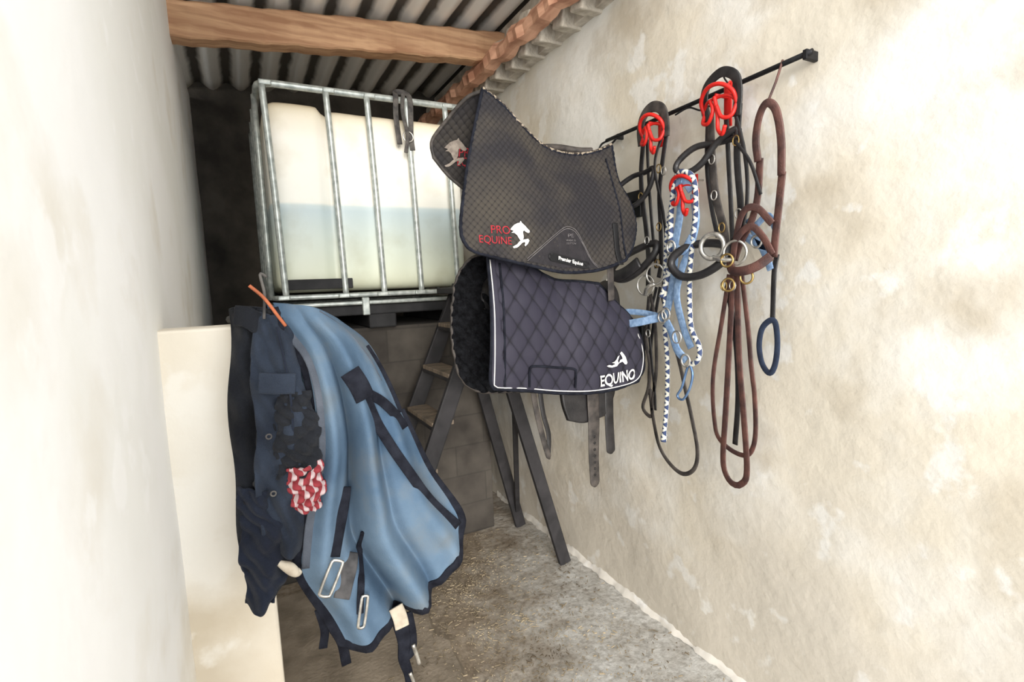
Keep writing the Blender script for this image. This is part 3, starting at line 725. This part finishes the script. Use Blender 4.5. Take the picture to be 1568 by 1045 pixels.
b.append(strap('cheek_right',[(1084,1960),(1095,1850),(1105,1760),(1110,1690)],.026,BRN))
b.append(strap('noseband',[(1262,1690,1545),(1240,1655,1530),(1190,1650,1522),(1140,1665,1530),(1105,1695,1550)],.032,BRN,.008))
b.append(strap('jowl',[(1262,1700,1560),(1220,1840,1550),(1165,1860,1550),(1110,1800,1560)],.024,BRN))
b.append(strap('chin',[(1262,1690,1560),(1240,1760,1550),(1185,1800,1550),(1140,1760,1555),(1108,1700,1560)],.024,BRN))
for k,(y,z) in enumerate(((1256,1604),(1182,1629),(1262,1690))): b.append(ring('ring_%d'%k,W(y,z,1530),.022,.004,(1,.2,0),BRASS))
b.append(tube('hanger_cord',[W(1120,2185,1545),W(1118,2250,1580),W(1118,2320,1612)],.004,BRN))
group('leather_headcollar',b)
b=[strap('web_a',[(1240,1780,1585),(1180,1740,1585),(1120,1720,1585)],.03,WEBB),strap('web_b',[(1220,1830,1585),(1160,1720,1585),(1130,1650,1585)],.026,WEBB),
   strap('web_c',[(1190,1800,1580),(1140,1830,1580),(1110,1780,1580)],.022,WEBB),ring('ring',W(1175,1748,1570),.02,.004,(1,0,0),STEEL)]
group('nylon_headcollar',b)
group('lunge_strap',[strap('loop',[(1120,1480),(1150,1450),(1160,1390),(1148,1330),(1120,1300),(1100,1330),(1092,1400),(1100,1470)],.02,mat('navy_webbing',(46,56,76),.8,0,(32,38,54),30),cl=True),
   strap('tail',[(1118,1480,1580),(1118,1640,1585),(1112,1700,1590)],.018,BLK)])

def rope_mat():
    m,nt,bb=new_mat('blue_white_rope');N=nt.nodes;Lk=nt.links
    bb.inputs['Roughness'].default_value=.8
    uv=N.new('ShaderNodeUVMap');sp=N.new('ShaderNodeSeparateXYZ');Lk.new(uv.outputs[0],sp.inputs[0])
    def tw(sg):
        a=N.new('ShaderNodeMath');a.operation='MULTIPLY';a.inputs[1].default_value=26;Lk.new(sp.outputs[0],a.inputs[0])
        ad=N.new('ShaderNodeMath');ad.operation='ADD' if sg>0 else 'SUBTRACT';Lk.new(a.outputs[0],ad.inputs[0]);Lk.new(sp.outputs[1],ad.inputs[1])
        fr=N.new('ShaderNodeMath');fr.operation='FRACT';Lk.new(ad.outputs[0],fr.inputs[0])
        g=N.new('ShaderNodeMath');g.operation='GREATER_THAN';g.inputs[1].default_value=.30;Lk.new(fr.outputs[0],g.inputs[0]);return g
    mu=N.new('ShaderNodeMath');mu.operation='MULTIPLY';Lk.new(tw(1).outputs[0],mu.inputs[0]);Lk.new(tw(-1).outputs[0],mu.inputs[1])
    x=N.new('ShaderNodeMix');x.data_type='RGBA';Lk.new(mu.outputs[0],x.inputs[0]);x.inputs[6].default_value=srgb(206,204,192);x.inputs[7].default_value=srgb(50,64,100)
    Lk.new(x.outputs[2],bb.inputs['Base Color'])
    return m
RP=rope_mat()
b=[tube('rope_left',[W(1600,1560,1545),W(1560,1652,1545),W(1545,1800,1545),W(1540,1900,1545),W(1505,2010,1530),W(1460,2035,1520),W(1412,2000,1530),W(1415,1880,1545),W(1440,1700,1545),W(1447,1600,1545),W(1440,1444,1545),W(1400,1370,1545),W(1400,1320,1540),W(1442,1290,1540)],.0105,RP,n=160,seg=12),
   tube('rope_tail',[W(1540,1960,1555),W(1575,1800,1555),W(1585,1600,1555),W(1590,1436,1555),W(1578,1300,1555),W(1580,1160,1555),W(1590,1050,1555),W(1605,939,1555)],.0105,RP,n=140,seg=12,rf=lambda t:1 if t<.97 else 1.3)]
b.append(tube('snap_body',[W(1445,1290,1535),W(1475,1200,1530),W(1500,1160,1530),W(1470,1150,1530),W(1435,1200,1530),W(1420,1260,1530)],.005,mat('blue_metal',(120,150,190),.35,.6,(90,120,160),20),closed=True,n=40))
group('lead_rope',b)
b=[]
b.append(strap('noseband',[(1840,1450,1500),(1780,1442,1495),(1700,1452,1505),(1620,1470,1530),(1580,1477,1545)],.034,WEBB,.006))
b.append(strap('noseband_back',[(1840,1450,1500),(1820,1490,1520),(1720,1490,1550),(1600,1470,1570)],.026,WEBB,.006))
b.append(strap('cheek',[(1580,1477,1550),(1545,1600,1550),(1530,1700,1550),(1528,1760,1550),(1500,1880,1550),(1490,1960,1545)],.036,WEBB,.006))
b.append(strap('cheek_back',[(1430,1950,1550),(1420,1850,1550),(1440,1760,1545),(1490,1650,1540),(1510,1560,1540),(1480,1440,1545),(1440,1360,1545)],.034,WEBB,.006))
b.append(strap('jowl',[(1580,1477,1540),(1530,1420,1530),(1500,1350,1530),(1455,1310,1535)],.036,WEBB,.006))
b.append(strap('throat',[(1528,1760,1545),(1470,1740,1535),(1430,1790,1540)],.032,WEBB,.006))
b.append(strap('crown',[(1495,1950,1540),(1480,2000,1525),(1455,2008,1522),(1432,1960,1540)],.032,WEBB,.006))
for k,(y,z) in enumerate(((1580,1477),(1528,1758),(1455,1310),(1560,1490),(1500,1400))): b.append(ring('fitting_%d'%k,W(y,z,1530),.02,.0045,(1,.1,0),STEEL,1,1.2,16))
group('blue_halter',b)
group('baler_cord',[tube('cord',[W(1560,2280,1590),W(1500,2290,1600),W(1440,2262,1600),W(1385,2262,1590)],.0035,IRON)])

# ================================================================= LEFT: partition stub, pole, garments, blue rug
PIER=plaster('pier_plaster',(228,218,200),(238,232,220),(206,192,168),(222,211,192),.25)
box('wall_partition',(XL-.01,1.50,-.01),(.015,1.62,1.56),PIER,.008)
group('hanging_pole',[tube('pole',[(-.03,1.56,1.575),(.02,1.44,1.594),(.20,1.43,1.572)],.011,IRON,n=14),tube('hook',[(.045,1.36,1.58),(.05,1.35,1.64),(.045,1.35,1.685),(.058,1.36,1.68)],.0035,DG)])
def fabric(name,c,c2,b=.4,ns=5,sheen=.05):
    m=mat(name,c,.9,0,c2,ns,b,350,.12); m.node_tree.nodes['Principled BSDF'].inputs['Sheen Weight'].default_value=sheen; return m
def rug_mat():
    m,nt,b=new_mat('faded_blue_fleece');N=nt.nodes;Lk=nt.links
    b.inputs['Roughness'].default_value=.95;b.inputs['Specular IOR Level'].default_value=.1
    g=N.new('ShaderNodeNewGeometry')
    def noise(s,d=6):
        n=N.new('ShaderNodeTexNoise');n.inputs['Scale'].default_value=s;n.inputs['Detail'].default_value=d;Lk.new(g.outputs['Position'],n.inputs['Vector']);return n
    def mix(f,a,c):
        x=N.new('ShaderNodeMix');x.data_type='RGBA';Lk.new(f,x.inputs[0])
        for s,i in ((a,6),(c,7)):
            if isinstance(s,tuple): x.inputs[i].default_value=srgb(*s)
            else: Lk.new(s,x.inputs[i])
        return x.outputs[2]
    r=N.new('ShaderNodeMapRange');r.inputs['From Min'].default_value=.38;r.inputs['From Max'].default_value=.62;Lk.new(noise(3.5).outputs[0],r.inputs[0])
    c=mix(r.outputs[0],(64,84,105),(99,119,138))
    r2=N.new('ShaderNodeMapRange');r2.inputs['From Min'].default_value=.50;r2.inputs['From Max'].default_value=.72;r2.inputs['To Max'].default_value=.6;Lk.new(noise(7,8).outputs[0],r2.inputs[0])
    c=mix(r2.outputs[0],c,(100,99,93))
    Lk.new(c,b.inputs['Base Color'])
    bp=N.new('ShaderNodeBump');bp.inputs['Strength'].default_value=.3;bp.inputs['Distance'].default_value=.004;Lk.new(noise(250).outputs[0],bp.inputs['Height']);Lk.new(bp.outputs[0],b.inputs['Normal'])
    return m
RUG=rug_mat()
topR=[V(72,1420,1615),V(147,1430,1603),V(224,1450,1564)]
rightR=[topR[-1],V(304,1450,1487),V(350,1440,1373),V(388,1430,1255),V(447,1420,1108),V(521,1410,975),V(536,1405,925)]
leftR=[topR[0],V(80,1380,1574),V(116,1370,1505),V(137,1370,1384),V(134,1370,1245),V(110,1370,1144),V(86,1370,1043),V(69,1365,931),V(130,1370,772),V(160,1375,698)]
botR=[leftR[-1],V(201,1380,684),V(285,1385,707),V(406,1390,767),V(492,1395,833),rightR[-1]]
def dR(u,v,p):
    g=lambda c,w:math.exp(-((u-c)/w)**2)
    k=min(1,v*2.2)
    d=-.07*math.sin(pi*u)*(1-.35*v)
    d+=.085*g(.30+.06*v,.055)*k
    d-=.040*g(.14,.06)*k
    d+=.045*g(.62-.05*v,.05)*k*v
    d-=.035*g(.46+.04*v,.06)*k
    d-=.035*g(.80,.07)*v
    d+=.008*math.sin(9*v+7*u)+.008*math.sin(17*v-11*u)*v
    return Vector((0,d,0))
rug,edR,_=coons('rug_face',topR,botR,leftR,rightR,140,160,RUG,dR,.008)
bR=bvh_of(rug)
rg=[rug]
back,edB,_=coons('rug_back',[V(60,1440,1612),V(224,1500,1560)],[V(180,1560,800),V(480,1540,900)],[V(60,1440,1612),V(120,1540,1200),V(180,1560,800)],[V(224,1480,1562),V(330,1530,1370),V(420,1540,1120),V(480,1540,900)],40,60,RUG,lambda u,v,p:Vector((0,.02*math.sin(u*12+v*3),0)),.008)
rg.append(back)
nu_,nv_=140,160
hem=edR[nu_-1+70:]
rg.append(ribbon('binding_hem',[p+Vector((0,-.004,0)) for p in hem][::4],.024,.008,(0,-1,0),BLKFAB,smooth=False))
GL=mat('grey_lining',(86,91,100),.9,0,(66,71,80),12,.3,300)
def rs(n,pts,w,m,off=.006,th=.004):
    P=spl([(x/1000,0,z/1000) for x,z in pts],40)
    return ribbon(n,[drape(bR,p.x,p.z,off) for p in P],w,th,(0,-1,0),m,smooth=False)
rg.append(rs('lining_edge',[(104,1540),(140,1480),(158,1384),(156,1245),(135,1144),(108,1043),(92,940)],.034,GL))
rg.append(rs('surcingle_seam',[(240,1425),(262,1360),(310,1245),(370,1130),(430,1030),(515,925)],.028,BLKFAB,.012))
rg.append(rs('shoulder_strap',[(222,1425),(262,1378),(310,1340),(350,1290),(372,1250)],.026,BLKFAB,.016))
rg.append(rs('strap_anchor',[(222,1440),(240,1405),(256,1365)],.050,BLKFAB,.020))
rg.append(rs('wither_binding',[(290,1485),(325,1420),(350,1355),(368,1290)],.020,BLKFAB,.008))
rg.append(rs('wither_seam',[(170,1590),(230,1540),(285,1465),(320,1390)],.006,GL))
rg.append(rs('chest_strap_a',[(196,1130),(186,1080),(165,1010),(150,965)],.034,BLKFAB,.012,.006))
rg.append(rs('chest_patch',[(200,940),(180,895),(160,855)],.042,mat('worn_patch',(82,80,80),.9,0,(56,55,56),30),.010,.005))
rg.append(rs('chest_strap_b',[(238,990),(232,930),(215,860),(205,790)],.018,BLKFAB,.012,.006))
def buck(n,x,z,w=.02,h=.038,rz=.3):
    c=drape(bR,x,z,.022)
    P=[c+Vector((a*math.cos(rz)-b_*math.sin(rz),0,a*math.sin(rz)+b_*math.cos(rz))) for a,b_ in ((-w,-h),(-w,h),(-w*.6,h*1.25),(w*.6,h*1.25),(w,h),(w,-h),(w*.6,-h*1.25),(-w*.6,-h*1.25))]
    return tube(n,P,.004,STEEL,closed=True,n=40)
rg.append(buck('buckle_a',.138,.925,.014,.036,-.45));rg.append(buck('buckle_b',.212,.795,.008,.034,-.2))
rg.append(ribbon('tail_strap_a',[V(110,1385,800),V(120,1380,740),V(112,1380,690)],.022,.005,(0,-1,0),BLKFAB))
rg.append(ribbon('tail_strap_b',[V(140,1385,740),V(160,1380,690),V(168,1380,620)],.026,.005,(0,-1,0),BLKFAB))
CR=mat('cream_elastic',(190,180,162),.85,0,(165,153,136),30)
rg.append(ribbon('elastic',[V(310,1370,745),V(318,1362,715),V(322,1360,685)],.040,.008,(0,-1,0),CR))
rg.append(ribbon('leg_strap',[V(318,1364,700),V(325,1362,640),V(320,1360,590),V(330,1360,540),V(332,1360,490)],.044,.008,(0,-1,0),BLKFAB,taper=lambda t:1-.55*t))
rg.append(ribbon('leg_strap_b',[V(345,1364,720),V(352,1362,650),V(345,1360,600),V(318,1360,585)],.020,.006,(0,-1,0),BLKFAB))
rg.append(tube('snap_clip',[V(348,1355,625),V(356,1355,590),V(362,1355,560)],.006,STEEL,n=10))
rg.append(tube('snap_clip_b',[V(333,1352,545),V(340,1352,520),V(345,1352,495)],.005,STEEL,n=10))
group('horse_rug',rg)

DEN=fabric('dark_denim',(46,53,65),(25,29,38));BKC=fabric('black_cloth',(34,36,41),(18,19,23));NVY=fabric('navy_cloth',(33,38,50),(20,22,31))
def cloth(name,top,bot,left,right,m,amp,fr,ph):
    o,e,_=coons(name,top,bot,left,right,70,110,m,lambda u,v,p:Vector((.005*math.sin(v*14+ph),-amp*(.3+v)*math.sin(u*fr+ph+1.5*v)-.02*math.sin(pi*u)+.007*math.sin(v*23+u*9+ph)+.004*math.sin(v*41-u*17),0)),.007)
    return o,e
o1,e1=cloth('body',[V(-25,1440,1605),V(10,1430,1608),V(50,1420,1602)],[V(-48,1390,900),V(-10,1390,912),V(35,1380,905)],[V(-25,1440,1605),V(-50,1400,1250),V(-48,1390,900)],[V(50,1420,1602),V(78,1390,1400),V(70,1380,1150),V(35,1380,905)],BKC,.016,9,0)
group('black_jacket',[o1,tube('hem',[p for p in e1[::3]],.004,BKC,smooth=False,closed=True),
   ring('button',V(-5,1362,1180),.008,.0025,(0,1,0),BLK,n=12),
   ribbon('collar',[V(-15,1405,1590),V(10,1385,1585),V(40,1385,1560)],.05,.012,(0,-1,0),BKC)])
o2,e2=cloth('body',[V(20,1400,1600),V(95,1390,1575)],[V(-10,1350,1020),V(75,1345,985)],[V(20,1400,1600),V(0,1360,1300),V(-10,1350,1020)],[V(95,1390,1575),V(120,1370,1440),V(128,1350,1300),V(100,1345,1150),V(75,1345,985)],DEN,.012,8,1)
group('denim_jacket',[o2,ribbon('pocket_flap',[V(20,1335,1430),V(60,1325,1425),V(98,1330,1420)],.05,.008,(0,-1,0),DEN),
   tube('seam',[V(70,1345,1560),V(85,1330,1400),V(80,1322,1200)],.003,NVY),ring('button_a',V(30,1330,1300),.006,.002,(0,1,0),DG,n=10),ring('button_b',V(28,1326,1160),.006,.002,(0,1,0),DG,n=10)])
o3,e3=cloth('body',[V(60,1360,1400),V(128,1355,1395)],[V(40,1330,1190),V(132,1330,1200)],[V(60,1360,1400),V(45,1340,1300),V(40,1330,1190)],[V(128,1355,1395),V(146,1340,1300),V(132,1330,1200)],BKC,.008,6,2)
group('riding_hat_cover',[o3])
o4,e4=cloth('body',[V(-45,1370,1180),V(20,1365,1160)],[V(-50,1350,880),V(10,1345,870)],[V(-45,1370,1180),V(-55,1355,1000),V(-50,1350,880)],[V(20,1365,1160),V(62,1350,1020),V(10,1345,870)],NVY,.014,7,3)
group('navy_sweater',[o4])
def stripe():
    m,nt,bb=new_mat('red_white_stripe');N=nt.nodes;Lk=nt.links
    w=N.new('ShaderNodeTexWave');w.inputs['Scale'].default_value=1.2;w.inputs['Distortion'].default_value=1
    uv=N.new('ShaderNodeUVMap');Lk.new(uv.outputs[0],w.inputs['Vector'])
    r=N.new('ShaderNodeValToRGB');r.color_ramp.interpolation='CONSTANT';r.color_ramp.elements[0].color=srgb(130,40,47);r.color_ramp.elements[1].position=.7;r.color_ramp.elements[1].color=srgb(180,160,160)
    Lk.new(w.outputs['Fac'],r.inputs[0]);Lk.new(r.outputs[0],bb.inputs['Base Color']);bb.inputs['Roughness'].default_value=.9
    return m
o5,e5=cloth('body',[V(60,1315,1215),V(140,1318,1225)],[V(78,1312,1105),V(125,1314,1110)],[V(60,1315,1215),V(64,1312,1150),V(78,1312,1105)],[V(140,1318,1225),V(142,1315,1150),V(125,1314,1110)],stripe(),.002,6,0)
group('striped_cloth',[o5])
OR=mat('orange_strap',(176,100,66),.7,0,(140,76,48),20)
group('orange_lead',[tube('cord',[V(20,1350,1660),V(48,1345,1630),V(75,1345,1585),V(90,1350,1560)],.004,OR)])
group('cream_glove',[tube('body',[V(25,1325,985),V(45,1320,970),V(62,1322,950),V(72,1325,952)],.012,CR,rf=lambda t:.6+.6*math.sin(pi*t))])

# ================================================================= LIGHT
w=bpy.data.worlds.new('sky');scn.world=w;w.use_nodes=True
bg=w.node_tree.nodes['Background'];bg.inputs[0].default_value=(.94,.97,1.0,1);bg.inputs[1].default_value=2.2
sun=bpy.data.lights.new('sun','SUN');sun.energy=3.2;sun.angle=math.radians(25);sun.color=(1,.95,.87)
so=bpy.data.objects.new('sun',sun);link(so)
d=Vector((.24,1.0,-.16));so.rotation_euler=d.to_track_quat('-Z','Y').to_euler()

# ================================================================= CAMERA
psi,th,rl=[math.radians(v) for v in (27.6,6.3,2.4)]
F=Vector((math.sin(psi)*math.cos(th),math.cos(psi)*math.cos(th),-math.sin(th)))
R0=Vector((math.cos(psi),-math.sin(psi),0));U0=R0.cross(F)
R=R0*math.cos(rl)-U0*math.sin(rl);U=U0*math.cos(rl)+R0*math.sin(rl)
cd=bpy.data.cameras.new('camera');co=bpy.data.objects.new('camera',cd);link(co)
cd.sensor_width=36;cd.lens=18;cd.clip_start=.02
M=Matrix((R,U,-F)).transposed().to_4x4();M.translation=Vector((0,0,1.637));co.matrix_world=M
scn.camera=co
